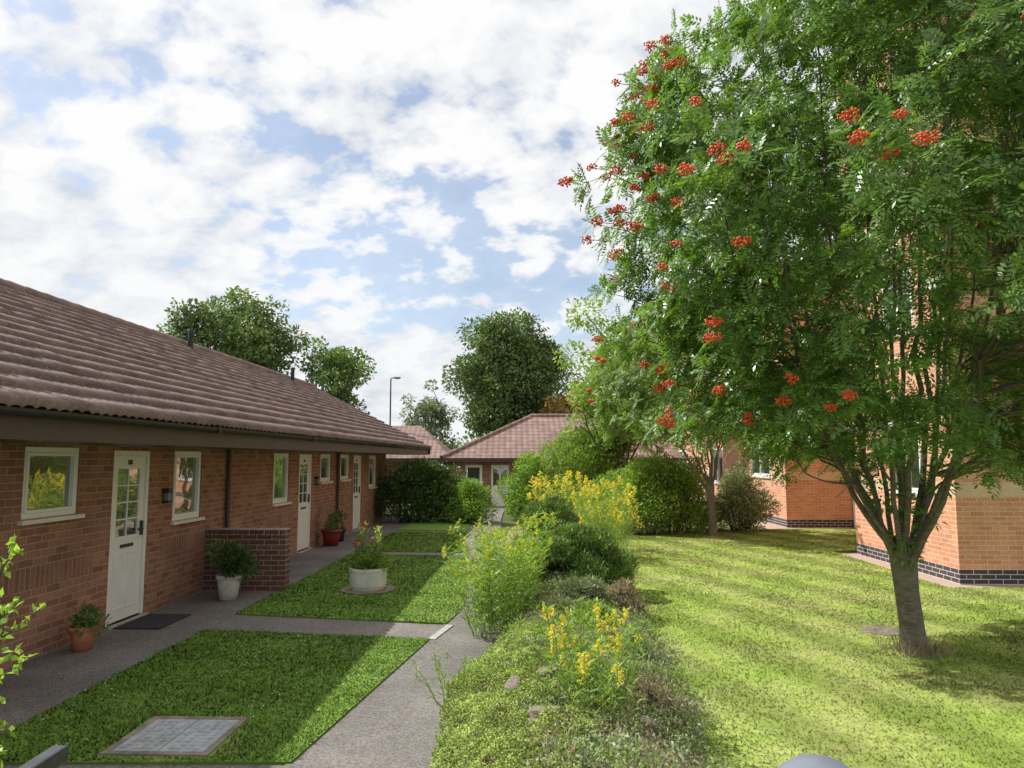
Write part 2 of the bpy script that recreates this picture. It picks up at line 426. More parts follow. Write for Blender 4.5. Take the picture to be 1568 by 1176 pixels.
blades('lawn_grass', panels[0], 55000, M['lawn_l'], (-3.9, -.8), (5.05, 8.9), (.008, .026), hole=(-2.72, -1.96, 5.12, 5.88))
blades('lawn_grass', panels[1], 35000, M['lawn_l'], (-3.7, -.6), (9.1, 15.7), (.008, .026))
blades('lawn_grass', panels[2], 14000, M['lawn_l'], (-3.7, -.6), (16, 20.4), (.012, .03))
x = rng.uniform(-3.6, -1, 500); y = rng.uniform(5.1, 8.6, 500); k = inside(x, y, panels[0]) & (np.sin(x*3)*np.sin(y*2.2) > .1)
leaves_todo = np.stack([x[k], y[k], np.full(k.sum(), .035)], 1)

yb = np.linspace(1.5, 20, 90); t = np.linspace(0, 1, 16)
YY, TT = np.meshgrid(yb, t, indexing='ij')
x0 = pr(YY)-.02; x1 = pb(YY)+.12
XX = x0+(x1-x0)*TT
def moundz(x, y):
    tt = np.clip((x-pr(y))/(pb(y)-pr(y)+.1), 0, 1)
    return .26*np.sin(np.pi*np.clip(tt, 0, 1)**.8)**.8+.02*np.sin(x*9+y*5)*np.sin(y*7-x*3)
ZZ = np.nan_to_num(moundz(XX, YY)); ZZ[:, 0] = -.02; ZZ[:, -1] = -.0
Vb = np.stack([XX, YY, ZZ], -1).reshape(-1, 3)
a, b = np.meshgrid(np.arange(89), np.arange(15), indexing='ij'); q = (a*16+b).ravel()
mesh_np('planting_bed', Vb, np.stack([q, q+16, q+17, q+1], 1), M['soil'], smooth=True)

# ------------------------------------------------------------------ foliage tools
def unit(v): return v/(np.linalg.norm(v, axis=-1, keepdims=True)+1e-9)
def leaves(name, P, D, L, W, mat, parent=None, nrm=None, fold=.2):
    n = len(P); D = unit(D)
    if nrm is None: nrm = rng.normal(size=(n, 3))*.6+np.array([0, 0, 1.0])
    S = unit(np.cross(D, nrm)); Nn = np.cross(S, D)
    L = np.broadcast_to(np.asarray(L, float), (n,))[:, None]; W = np.broadcast_to(np.asarray(W, float), (n,))[:, None]
    V = np.stack([P, P+D*L*.45+S*W*.5+Nn*W*fold, P+D*L, P+D*L*.45-S*W*.5+Nn*W*fold], 1)
    return mesh_np(name, V.reshape(-1, 3), np.arange(n*4).reshape(-1, 4), mat, parent)
leaves('clover_flowers', leaves_todo, rng.normal(size=leaves_todo.shape)*[1, 1, .2], .014, .013, M['daisy'])

def clump_leaf_points(C, r, n, squash=.85, inner=.45):
    C = np.asarray(C, float); r = np.asarray(r, float)
    p = r**2; p /= p.sum()
    k = rng.choice(len(C), n, p=p)
    u = unit(rng.normal(size=(n, 3)))
    rad = (inner+(1-inner)*rng.random(n)**.5)*(1+rng.normal(size=n)*.10)
    P = C[k]+u*rad[:, None]*r[k][:, None]*np.array([1, 1, squash])
    return P, u

def tree(name, base, crown_c, crown_r, nclump, clump_r, nleaf, leafL, leafW, leafm, barkm, trunk_r=.25, lob=.25, fork=None):
    e = empty(name)
    base = np.array(base, float); cc = np.array(crown_c, float); cr = np.array(crown_r, float)
    u = unit(rng.normal(size=(nclump, 3)))
    ph = rng.random(6)*6.28
    lobf = 1+lob*(np.sin(3*u[:, 0]+ph[0])*np.sin(4*u[:, 2]+ph[1])+.5*np.sin(6*u[:, 1]+ph[2]))
    rad = (.45+.5*rng.random(nclump)**.6)*lobf
    C = cc+u*rad[:, None]*cr
    r = clump_r*rng.uniform(.65, 1.3, nclump)
    P, uu = clump_leaf_points(C, r, nleaf)
    D = unit(uu+rng.normal(size=uu.shape)*.7+np.array([0, 0, -.25]))
    L = leafL*rng.uniform(.7, 1.3, len(P))
    leaves('crown', P, D, L, L*leafW, leafm, e)
    tb = TB()
    fk = base+(cc-base)*(.35 if fork is None else fork)
    top = cc+np.array([0, 0, cr[2]*.45])
    m = curve_pts(base, fk, 6, .02); tb.tube(m, np.linspace(trunk_r*1.25, trunk_r*.85, 6), 10)
    m2 = curve_pts(fk, top, 8, .04); tb.tube(m2, np.linspace(trunk_r*.85, trunk_r*.15, 8), 8)
    for k in range(min(nclump, 34)):
        s = m2[rng.integers(0, 6)]
        tb.tube(curve_pts(s, C[k], 6, .12, -.05), np.linspace(trunk_r*.35, .02, 6), 5)
    tb.obj('trunk_and_limbs', barkm, e)
    return e

def bush(name, C, r, n, L, wr, mat, up=.3, squash=.85, stems=True, inner=.5):
    e = empty(name)
    P, u = clump_leaf_points(C, r, n, squash, inner)
    P[:, 2] = np.maximum(P[:, 2], .03+gz(P[:, 1]))
    D = unit(u+rng.normal(size=u.shape)*.6+np.array([0, 0, up]))
    LL = L*rng.uniform(.65, 1.35, n)
    leaves('foliage', P, D, LL, LL*wr, mat, e)
    if stems:
        tb = TB(); C = np.asarray(C, float)
        b = np.array([C[:, 0].mean(), C[:, 1].mean(), float(gz(C[:, 1].mean()))-.02])
        for c, rr in zip(C, r):
            b2 = np.array([b[0]*.5+c[0]*.5, b[1]*.5+c[1]*.5, b[2]])
            tb.tube(curve_pts(b2, c, 5, .05), np.linspace(.02, .008, 5), 5)
            for _ in range(4):
                tb.tube(curve_pts(c, c+unit(rng.normal(size=3))*rr*.85, 4, .1), np.linspace(.007, .003, 4), 4)
        tb.obj('stems', M['bark2'], e)
    return e

def blobs(cx, cy, z0, z1, rx, ry, k, br):
    C = []
    for _ in range(k):
        a = rng.random()*6.283; q = rng.random()**.5
        z = z0+(z1-z0)*rng.random()
        f = math.sqrt(max(0, 1-((z-z0)/(z1-z0+1e-6))**2.2))
        C.append((cx+math.cos(a)*rx*q*max(f, .25), cy+math.sin(a)*ry*q*max(f, .25), z))
    return np.array(C), br*rng.uniform(.7, 1.25, k)

# ------------------------------------------------------------------ rowan
ZT = [1.7, 2.1, 2.7, 3.3, 4.1, 4.9, 5.8, 7.0, 8.0, 8.8]
RT = [1.0, 1.9, 2.65, 3.1, 3.25, 3.2, 2.85, 2.25, 1.6, .5]
def rowan(name, base, nclump, ros, leafm, berries, Lleaf=.17, cz=(2.2, 8.5), stems=10, fork_h=.95, off=(.25, 0), leaflet_w=.017, rfun=None, tr=.115, cl=.42, nl=6, br=(.009, .012), bR=(.045, .085), shrink=.1):
    e = empty(name); bx, by = base
    rf = rfun or (lambda z: np.interp(z, ZT, RT))
    zs = rng.uniform(cz[0], cz[1], nclump*6); w = rf(zs); w = w/w.max()
    zs = zs[rng.random(len(zs)) < w**1.2][:nclump]
    nC = len(zs)
    a = rng.random(nC)*6.283; q = .40+.60*rng.random(nC)**.5
    lob = lambda a, z: 1+.06*np.sin(3*a+z*2)+.05*np.sin(7*a-z*3.3)
    r = np.maximum(rf(zs)*q*lob(a, zs)-shrink, .1)
    C = np.stack([bx+off[0]+np.cos(a)*r, by+off[1]+np.sin(a)*r*.95, zs], 1)
    k = np.repeat(np.arange(nC), ros)
    RP = C[k]+unit(rng.normal(size=(len(k), 3)))*(cl*rng.random(len(k))**.45)[:, None]*np.array([1, 1, .85])
    axis = np.stack([np.full(len(RP), bx+off[0]), np.full(len(RP), by+off[1]), RP[:, 2]-.9], 1)
    O = unit(unit(RP-axis)+rng.normal(size=RP.shape)*.35)
    P = np.repeat(RP, nl, 0); OO = np.repeat(O, nl, 0)
    T = rng.normal(size=P.shape); T = unit(T-OO*(T*OO).sum(1)[:, None])
    D = unit(OO*.55+T*.9+np.array([0, 0, -.12]))
    Nn = OO*.7+np.array([0, 0, .7])+rng.normal(size=P.shape)*.25
    S = unit(np.cross(D, Nn)); Nn = np.cross(S, D)
    LL = Lleaf*rng.uniform(.7, 1.2, len(P))
    tp = []; np_ = 5
    for q_ in range(np_):
        u = .22+.62*q_/(np_-1)
        for sd in (-1, 1):
            tp.append((u, sd, .36*(1-.25*abs(q_-2)/2)))
    tp.append((.88, 0, .32))
    Vs = []
    for (u, sd, ll) in tp:
        droop = -.28*u*u
        b = P+(D*u+Nn*droop)*LL[:, None]
        if sd == 0: d = unit(D*.9-Nn*.35)
        else: d = unit(D*.45+S*sd*.9-Nn*.25+rng.normal(size=P.shape)*.08)
        s2 = unit(np.cross(d, Nn)); n2 = np.cross(s2, d)
        l = (ll*LL)[:, None]; w_ = leaflet_w*(LL/Lleaf)[:, None]
        Vs.append(np.stack([b, b+d*l*.5+s2*w_*.5+n2*w_*.15, b+d*l, b+d*l*.5-s2*w_*.5+n2*w_*.15], 1))
    V = np.stack(Vs, 1).reshape(-1, 3)
    mesh_np('leaves', V, np.arange(len(V)).reshape(-1, 4), leafm, e)
    tb = TB()
    fk = np.array([bx-.06, by, fork_h])
    pts = [(bx+.02, by, -.05), (bx+.005, by, .05), (bx-.01, by, .3), (bx-.04, by, fork_h*.65), tuple(fk), (fk[0], fk[1], fork_h+.2)]
    tb.tube(pts, [tr*1.5, tr*1.15, tr, tr*.98, tr*1.12, tr*.7], 14)
    nodes = []
    for s in range(stems):
        a_ = 2*math.pi*s/stems+rng.normal()*.25
        sp = rng.uniform(.35, 1.05)
        topz = cz[0]+(cz[1]-cz[0])*rng.uniform(.45, .9)
        rr = rf(topz)*sp*.7
        st = fk+np.array([math.cos(a_)*tr*.6, math.sin(a_)*tr*.6, rng.uniform(-.15, .15)])
        mid = np.array([bx+off[0]*.4+math.cos(a_)*rf(cz[0]+1.2)*.45*sp, by+math.sin(a_)*rf(cz[0]+1.2)*.45*sp, cz[0]+.3])
        en = np.array([bx+off[0]+math.cos(a_)*rr, by+off[1]+math.sin(a_)*rr, topz])
        tt = np.linspace(0, 1, 18)[:, None]
        pts = (1-tt)**2*st+2*tt*(1-tt)*mid+tt**2*en+rng.normal(size=(18, 3))*.03*np.sin(tt*3.14)
        rad = np.linspace(tr*rng.uniform(.22, .38), .008, 18)
        tb.tube(pts, rad, 7); nodes.append((pts, rad))
    AP = np.concatenate([p[4:] for p, r_ in nodes]); AR = np.concatenate([r_[4:] for p, r_ in nodes])
    for c in C:
        d = np.linalg.norm(AP-c, axis=1)+np.maximum(0, AP[:, 2]-c[2]+.3)*2.0
        q_ = int(np.argmin(d)); s = AP[q_]
        tb.tube(curve_pts(s, c, 7, .10, -.03), np.linspace(min(AR[q_]*.6, .02), .005, 7), 4)
    for q_ in range(0, len(RP), 3):
        tb.tube(curve_pts(C[k[q_]], RP[q_], 3, .05), [.005, .004, .0025], 3)
    bm = bmesh.new(); bmesh.ops.create_icosphere(bm, subdivisions=1, radius=1)
    bv = np.array([v.co[:] for v in bm.verts]); bf = np.array([[v.index for v in f.verts] for f in bm.faces]); bm.free()
    BV = []; BF = []; cnt = 0
    # clusters hang at the ends of the outermost leaf sprays
    outer = RP[(np.hypot(RP[:, 0]-bx-off[0], RP[:, 1]-by-off[1]) > rf(RP[:, 2])*.90) & (RP[:, 1] < by+.7) & (RP[:, 2] > cz[0]+.3)]
    pick = outer[rng.choice(len(outer), min(berries, len(outer)), replace=False)]
    for c0 in pick:
        o_ = unit(np.array([c0[0]-bx-off[0], c0[1]-by-off[1], .3]))
        c = c0+o_*Lleaf*.95
        R0 = rng.uniform(*bR); nb = int(26*(R0/.05)**1.6)+8
        p = unit(rng.normal(size=(nb, 3)))*(R0*rng.random(nb)**.4)[:, None]*np.array([1.1, 1.1, .7])+c
        for pp in p:
            BV.append(bv*rng.uniform(*br)+pp); BF.append(bf+cnt); cnt += len(bv)
        tb.tube(curve_pts(c0, c, 3, .05), [.005, .004, .003], 3)
    tb.obj('trunk_and_limbs', M['bark'], e)
    mesh_np('berry_clusters', np.concatenate(BV), np.concatenate(BF), M['berry'], e, True)
    return e
rowan('rowan_tree', (4.05, 7.8), 600, 11, M['rowan_leaf'], 210, Lleaf=.20, cz=(1.95, 8.6), off=(.25, 0), leaflet_w=.025, stems=17, nl=6)
rowan('rowan_tree', (5.1, 19.3), 130, 9, M['rowan2_leaf'], 26, Lleaf=.25, cz=(2.3, 5.7), stems=8, fork_h=1.3, off=(-.55, 0),
      leaflet_w=.036, rfun=lambda z: np.interp(z, [2.1, 2.6, 3.4, 4.4, 5.3, 5.9], [1.3, 2.1, 2.5, 2.2, 1.4, .4]), tr=.10, cl=.55, nl=5, br=(.018, .022), bR=(.06, .10), shrink=.2)
P, u = clump_leaf_points([(3.95, 7.65, 1.0), (3.98, 7.7, 1.15), (4.2, 7.7, 1.35), (3.9, 7.6, 1.5), (3.7, 7.6, 1.6), (4.3, 7.6, 1.7)], [.13, .14, .12, .14, .15, .15], 420)
leaves('rowan_sprouts', P, u+np.array([0, 0, -.2]), .075, .028, M['rowan_leaf'])
P = np.stack([4.05+rng.normal(size=500)*.14, 7.75+rng.normal(size=500)*.14, np.full(500, .01)], 1)
leaves('trunk_grass_tuft', P, unit(np.stack([rng.normal(size=500)*.4, rng.normal(size=500)*.4, np.ones(500)], 1)), rng.uniform(.06, .2, 500), .008, M['dry'])

# ------------------------------------------------------------------ bungalow
B = empty('brick_bungalow', (-4.95, 0, 0), -math.atan(.031))
def wall_open(mb, L0, L1, z0, z1, ops, depth, f, mi=0):
    us = sorted({L0, L1, *[o[0] for o in ops], *[o[1] for o in ops]}); zs = sorted({z0, z1, *[o[2] for o in ops], *[o[3] for o in ops]})
    for a, b in zip(us[:-1], us[1:]):
        for c, d in zip(zs[:-1], zs[1:]):
            um, zm = (a+b)/2, (c+d)/2
            if any(o[0] < um < o[1] and o[2] < zm < o[3] for o in ops): continue
            mb.face([f(a, 0, c), f(b, 0, c), f(b, 0, d), f(a, 0, d)], mi)
    for (a, b, c, d) in ops:
        mb.face([f(a, 0, c), f(a, -depth, c), f(a, -depth, d), f(a, 0, d)], mi)
        mb.face([f(b, 0, c), f(b, -depth, c), f(b, -depth, d), f(b, 0, d)], mi)
        mb.face([f(a, 0, d), f(b, 0, d), f(b, -depth, d), f(a, -depth, d)], mi)
        mb.face([f(a, 0, c), f(b, 0, c), f(b, -depth, c), f(a, -depth, c)], mi)

wins = [(7.32, 8.22, 1.36, 2.07), (10.36, 11.23, 1.10, 2.06), (14.3, 15.2, 1.10, 2.06), (17.4, 18.3, 1.42, 2.06), (19.2, 20.1, 1.42, 2.06), (22.5, 23.5, 1.1, 2.06), (4.2, 5.2, 1.36, 2.07)]
doors = [(8.87, 9.72, .02, 2.05), (15.85, 16.75, .02, 2.05), (20.6, 21.5, .02, 2.05)]
mb = MB()
fL = lambda u, w, z: (w, u, z)
wall_open(mb, -3, 25, -.03, 2.12, wins+doors, .10, fL)
mb.face([(-7, 25, -.03), (0, 25, -.03), (0, 25, 2.3), (-7, 25, 2.3)])
mb.face([(-7, -3, -.03), (0, -3, -.03), (0, -3, 2.3), (-7, -3, 2.3)])
mb.face([(-7, -3, -.03), (-7, 28, -.03), (-7, 28, 2.3), (-7, -3, 2.3)])
mb.face([(-7, 28, -.03), (-3, 28, -.03), (-3, 28, 2.3), (-7, 28, 2.3)])
mb.face([(-3, 25, -.03), (-3, 28, -.03), (-3, 28, 2.3), (-3, 25, 2.3)])
mb.face([(-7, 28, 2.3), (0.3, 28, 2.3), (-3.5, 28, 4.5)])
mb.obj('walls', [M['brick_b']], B)
mb = MB()
for (a, b) in [(6.9, 8.55), (10.1, 11.5), (14.0, 15.5), (17.2, 18.5)]:
    mb.box(-.05, .004, a, b, .675, .9)
mb.obj('soldier_course', [M['brick_v']], B)

def window(mb, f, a, b, c, d, fr=.055, mull=None, sill=True):
    def bx(u0, u1, w0, w1, z0, z1, mi):
        p = f(u0, w0, z0); q = f(u1, w1, z1)
        mb.box(min(p[0], q[0]), max(p[0], q[0]), min(p[1], q[1]), max(p[1], q[1]), z0, z1, mi)
    e = .001
    bx(a+e, a+fr, -.09, -.02, c+e, d-e, 0); bx(b-fr, b-e, -.09, -.02, c+e, d-e, 0)
    bx(a+fr, b-fr, -.09, -.02, d-fr, d-e, 0); bx(a+fr, b-fr, -.09, -.02, c+e, c+fr, 0)
    s = .035; g0 = a+fr+.001; g1 = b-fr-.001
    ms = [g0]+([mull] if mull else [])+[g1]
    for k in range(len(ms)-1):
        u0, u1 = ms[k], ms[k+1]
        bx(u0, u0+s, -.08, -.008, c+fr+.001, d-fr-.001, 0); bx(u1-s, u1, -.08, -.008, c+fr+.001, d-fr-.001, 0)
        bx(u0+s, u1-s, -.08, -.008, d-fr-s, d-fr-.001, 0); bx(u0+s, u1-s, -.08, -.008, c+fr+.001, c+fr+s, 0)
    bx(a+.02, b-.02, -.10, -.055, c+.02, d-.02, 1)
    if sill: bx(a-.05, b+.05, -.09, .055, c-.045, c-.001, 2)
mb = MB()
for w_ in wins: window(mb, fL, *w_)
mb.obj('windows', [M['white'], M['glass'], M['sill']], B, bevel=.004)
mb = MB()
for (a, b, c, d) in doors:
    fr = .06
    mb.box(-.09, -.01, a+.001, a+fr, c, d-.001); mb.box(-.09, -.01, b-fr, b-.001, c, d-.001); mb.box(-.09, -.01, a+fr, b-fr, d-fr, d-.001)
    x0, x1 = a+fr+.003, b-fr-.003
    mb.box(-.08, -.035, x0, x1, c+.01, .95)
    mb.box(-.08, -.035, x0, x0+.11, .95, d-fr-.003); mb.box(-.08, -.035, x1-.11, x1, .95, d-fr-.003)
    mb.box(-.08, -.035, x0+.11, x1-.11, d-fr-.16, d-fr-.003); mb.box(-.08, -.035, x0+.11, x1-.11, .95, 1.02)
    mb.box(-.07, -.055, x0+.10, x1-.10, 1.01, d-fr-.15, 1)
    gy0, gy1, gz0, gz1 = x0+.11, x1-.11, 1.02, d-fr-.16
    mb.box(-.055, -.04, (gy0+gy1)/2-.009, (gy0+gy1)/2+.009, gz0, gz1)
    for q in (1, 2, 3):
        zz = gz0+(gz1-gz0)*q/4; mb.box(-.056, -.041, gy0, gy1, zz-.009, zz+.009)
    for (p0, p1) in ((x0+.09, (x0+x1)/2-.03), ((x0+x1)/2+.03, x1-.09)):
        for (q0, q1) in ((.16, .82),):
            mb.box(-.036, -.028, p0, p1, q0, q0+.025); mb.box(-.036, -.028, p0, p1, q1-.025, q1)
            mb.box(-.036, -.028, p0, p0+.025, q0+.025, q1-.025); mb.box(-.036, -.028, p1-.025, p1, q0+.025, q1-.025)
    mb.box(-.036, -.022, x0+.22, x1-.22, .885, .925, 2)
    mb.box(-.036, .0, x1-.07, x1-.045, 1.0, 1.18, 2); mb.box(-.02, .005, x1-.15, x1-.045, 1.07, 1.09, 2)
    mb.box(-.034, -.028, (x0+x1)/2-.05, (x0+x1)/2+.05, d-fr-.11, d-fr-.05, 3)
    mb.box(-.1, .06, a-.02, b+.02, -.02, .02, 4)
mb.obj('doors', [M['white'], M['glass'], M['metal'], M['black'], M['concrete']], B, bevel=.003)

y0, y1 = -3.2, 28.4
EX, EZ, RX, RZ = 1.0, 2.37, -3.5, 4.66
sl = math.hypot(EX-RX, RZ-EZ); ux, uz = (RX-EX)/sl, (RZ-EZ)/sl
nvec = (uz, -ux)
nc = 15; g = sl/nc
ysamp = np.arange(y0, y1+.001, .025)
prof = .026*np.abs(np.cos(ysamp/.15*np.pi))**.7
VV = []; FF = []; cnt = 0; m_ = len(ysamp)
for c_ in range(nc):
    jit = np.repeat(rng.normal(size=m_//12+1)*.004, 12)[:m_]
    rows = []
    for (s, h, k) in ((c_*g-.03, -.020, 1.0), (c_*g-.03, .048, 1.0), (c_*g+g*.5, .026, 1.0), ((c_+1)*g, .000, .8)):
        hh = h+prof*k+jit
        rows.append(np.stack([EX+ux*s+nvec[0]*hh, ysamp, EZ+uz*s+nvec[1]*hh], 1))
    VV.append(np.concatenate(rows))
    for r_ in range(3):
        a = np.arange(m_-1)+cnt+r_*m_; FF.append(np.stack([a, a+1, a+m_+1, a+m_], 1))
    cnt += 4*m_
ob = mesh_np('roof_tiles', np.concatenate(VV), np.concatenate(FF), M['tile'], B)
mb = MB()
mb.face([(RX, y0, RZ-.01), (RX, y1, RZ-.01), (-8, y1, 2.37), (-8, y0, 2.37)])
mb.face([(EX-.02, y0+.02, EZ-.03), (EX-.02, y1-.02, EZ-.03), (RX, y1-.02, RZ-.03), (RX, y0+.02, RZ-.03)])
mb.obj('roof_back', [M['tile']], B)
tb = TB()
for yk in np.arange(y0, y1, .45):
    tb.tube([(RX, yk, RZ+.02), (RX, yk+.02, RZ+.025), (RX, min(yk+.47, y1+.02), RZ+.02)], [.10, .115, .108], 12)
tb.obj('ridge_tiles', M['tile'], B)
mb = MB()
mb.box(EX-.09, EX-.065, y0, y1, 2.10, 2.34)
mb.box(-.02, EX-.091, y0, y1, 2.10, 2.118)
mb.face([(EX-.0, y1-.02, 2.12), (EX, y1-.02, EZ), (RX, y1-.02, RZ), (RX, y1-.02, RZ-.2), (.5, y1-.02, 2.12)])
mb.obj('fascia_and_soffit', [M['fascia']], B)
mb = MB(); k = 8
pr_ = [(EX-.0+.055*math.cos(t_), 2.335+.055*math.sin(t_)) for t_ in np.linspace(math.pi, 2*math.pi, k)]
for q in range(k-1):
    mb.face([(pr_[q][0], y0, pr_[q][1]), (pr_[q+1][0], y0, pr_[q+1][1]), (pr_[q+1][0], y1, pr_[q+1][1]), (pr_[q][0], y1, pr_[q][1])])
for yk in np.arange(y0+.5, y1, 4.0): mb.box(EX-.058, EX+.06, yk, yk+.06, 2.272, 2.345)
mb.obj('gutter', [M['black']], B, smooth=False)
tb = TB()
for yk in (6.65, 12.1, 18.8):
    tb.tube([(.05, yk, 0), (.05, yk, 2.0), (.05, yk, 2.12)], [.034]*3, 10)
tb.obj('downpipes', M['fascia'], B)
tb = TB()
for yk in (17.5, 25): tb.tube([(-3.2, yk, 4.4), (-3.2, yk, 4.9), (-3.2, yk, 5.0), (-3.2, yk, 5.001)], [.06, .06, .09, .01], 10)
tb.obj('roof_vents', M['black'], B)
mb = MB()
for yk in (10.05, 16.95):
    mb.box(0.003, .09, yk, yk+.11, 1.5, 1.56); mb.box(.02, .08, yk+.015, yk+.095, 1.4, 1.5, 1); mb.box(.003, .09, yk, yk+.11, 1.37, 1.4)
mb.obj('wall_lights', [M['black'], M['greybin']], B, bevel=.005)
mb = MB(); mb.box(.08, .62, 8.9, 9.7, -.002, .012); mb.obj('door_mat', [M['mat']], B)

S_ = empty('brick_screen_wall', (-4.95, 0, 0), -math.atan(.031))
mb = MB(); mb.box(.0, 1.22, 11.42, 11.645, -.02, .80); mb.obj('wall', [M['brick_dk']], S_)
mb = MB()
for q in range(16): mb.box(.0+q*.0765, .0+q*.0765+.068, 11.405, 11.66, .80, .905)
mb.obj('coping', [M['brick_dk']], S_, bevel=.01)

# ------------------------------------------------------------------ pots
def pot(name, x, y, prof, mat, leaf=None, n=300, h=.3, r=.18, L=.05, wr=.5):
    e = empty(name); mb = MB(); mb.lathe(x, y, prof, 28)
    mb.obj('pot', [mat], e, smooth=True)
    zt = prof[-1][1]
    mb = MB(); mb.lathe(x, y, [(prof[-1][0]*.98, zt-.03), (0.001, zt-.02)], 20); mb.obj('compost', [M['soil']], e)
    if leaf:
        C, rr = blobs(x, y, zt+.03, zt+h*.8, r*.7, r*.7, 8, r*.5)
        P, u = clump_leaf_points(C, rr, n); leaves('plant', P, u+np.array([0, 0, .3]), L, L*wr, leaf, e)
        tb = TB()
        for c in C: tb.tube(curve_pts((x, y, zt-.03), c, 4, .05), [.006, .005, .004, .003], 4)
        tb.obj('stems', M['gr_leaf'], e)
    return e
def potprof(r0, r1, h, rim=.015):
    return [(0.001, 0.0), (r0, 0.0), (r1*.97, h*.8), (r1*.97, h*.82), (r1+rim, h*.82), (r1+rim, h), (r1-.01, h), (r1-.015, h-.05)]
e = pot('terracotta_plant_pot', -4.42, 7.95, potprof(.09, .125, .24), M['terracotta'], M['leaf_mid'], 420, .24, .18, .06)
P, u = clump_leaf_points([(-4.42, 7.9, .48)], [.12], 8); leaves('red_flowers', P, u, .04, .03, M['redflower'], e)
pot('white_plant_pot', -3.97, 10.75, potprof(.12, .165, .34, .01), M['stoneware'], M['bush_dark'], 1500, .5, .36, .07)
e = empty('round_stone_planter', (0, 0, 0)); x, y = -2.14, 11.4
mb = MB(); mb.lathe(x, y, [(.24, .03), (.25, .05), (.265, .09), (.272, .2), (.275, .3), (.285, .305), (.285, .345), (.245, .345), (.24, .28), (.001, .28)], 36)
mb.obj('bowl', [M['stoneware']], e, smooth=False)
mb = MB(); mb.lathe(x, y, [(.001, .012), (.40, .012), (.40, .03), (.001, .03)], 36); mb.obj('base_slab', [M['rock']], e)
P, u = clump_leaf_points([(x+dx, y+dy, .42) for dx, dy in ((-.14, 0), (.14, 0), (0, .12), (0, -.14), (-.05, .05), (.2, -.05))], [.13]*6, 1300)
leaves('bedding_leaves', P, u+np.array([0, 0, .3]), .06, .035, M['leaf_light'], e)
tb = TB(); LP = []; LD = []; FP = []
for q in range(16):
    a = rng.random()*6.28; rr = rng.random()*.17; h = rng.uniform(.35, .68)
    b = np.array([x+math.cos(a)*rr, y+math.sin(a)*rr, .3]); t_ = b+np.array([math.cos(a)*.1, math.sin(a)*.1, h])
    pts = curve_pts(b, t_, 8, .05); tb.tube(pts, np.linspace(.006, .003, 8), 4)
    for p in pts[1:]:
        for _ in range(3): LP.append(p); LD.append(rng.normal(size=3)+np.array([0, 0, .4]))
    for _ in range(6): FP.append(pts[-1]+rng.normal(size=3)*.025)
tb.obj('stems', M['gr_leaf'], e); leaves('stem_leaves', np.array(LP), np.array(LD), .085, .03, M['leaf_mid'], e)
leaves('yellow_flowers', np.array(FP[:50]), rng.normal(size=(50, 3)), .04, .03, M['gr_flower'], e)
leaves('red_flowers', np.array(FP[50:]), rng.normal(size=(len(FP)-50, 3)), .045, .035, M['redflower'], e)
pot('red_plant_pot', -4.1, 17.3, potprof(.16, .21, .36, .02), M['redpot'], M['leaf_mid'], 300, .45, .2, .07)
pot('dark_plant_pot', -4.15, 18.2, potprof(.13, .17, .3, .02), M['black'], M['leaf_dark'], 300, .5, .2, .07)

# ------------------------------------------------------------------ orange brick block of flats (right)
F_ = empty('orange_brick_flats', (7.2, 0, 0), -math.atan(.031))
mb = MB()
def fN(u, w, z): return (-.55-w*-1, u, z) if False else (-.55-w, u, z)
nw = [(13.0, 14.2, 1.35, 2.65), (13.0, 14.2, 4.2, 5.4), (13.0, 14.2, 7.0, 8.1)]
wall_open(mb, 12, 15.8, -.03, 11.5, nw, .1, fN)
mb.face([(-.55, 12, -.03), (8, 12, -.03), (8, 12, 11.5), (-.55, 12, 11.5)])
mb.face([(-.55, 15.8, -.03), (2.5, 15.8, -.03), (2.5, 15.8, 11.5), (-.55, 15.8, 11.5)])
mb.face([(2.5, 15.8, -.03), (2.5, 21.8, -.03), (2.5, 21.8, 7.6), (2.5, 15.8, 7.6)])
mb.face([(0, 21.8, -.03), (2.5, 21.8, -.03), (2.5, 21.8, 7.6), (0, 21.8, 7.6)])
def fF(u, w, z): return (-w, u, z)
fw = [(23.2, 25.3, 1.4, 3.25), (29, 31, 1.0, 2.4), (36, 38, 1.0, 2.4), (23.4, 25.1, 5.2, 6.6), (29, 31, 5.2, 6.6)]
wall_open(mb, 21.8, 42, -.5, 7.6, fw, .1, fF)
mb.face([(0, 42, -.5), (9, 42, -.5), (9, 42, 7.6), (0, 42, 7.6)])
mb.face([(8, 12, -.03), (8, 42, -.03), (8, 42, 9), (8, 12, 9)])
mb.obj('walls', [M['brick_r']], F_)
mb = MB()
for w_ in nw: window(mb, fN, *w_, mull=(w_[0]+w_[1])/2)
for w_ in fw: window(mb, fF, *w_, mull=w_[0]+(w_[1]-w_[0])*.5)
mb.obj('windows', [M['white'], M['glass'], M['sill']], F_)
mb = MB()
mb.face([(-1.0, 11.5, 11.4), (8.4, 11.5, 11.4), (8.4, 13.9, 13.2), (1.5, 13.9, 13.2)]); mb.face([(-1.0, 11.5, 11.4), (1.5, 13.9, 13.2), (-1.0, 16.3, 11.4)])
mb.face([(-1, 16.3, 11.4), (8.4, 16.3, 11.4), (8.4, 13.9, 13.2), (1.5, 13.9, 13.2)])
mb.face([(-.4, 21.3, 7.55), (-.4, 42.5, 7.55), (4.2, 38, 10), (4.2, 25.5, 10)]); mb.face([(-.4, 21.3, 7.55), (8.6, 21.3, 7.55), (4.2, 25.5, 10)])
mb.face([(8.6, 21.3, 7.55), (8.6, 42.5, 7.55), (4.2, 38, 10), (4.2, 25.5, 10)]); mb.face([(-.4, 42.5, 7.55), (8.6, 42.5, 7.55), (4.2, 38, 10)])
mb.obj('roof', [M['tile_far']], F_)
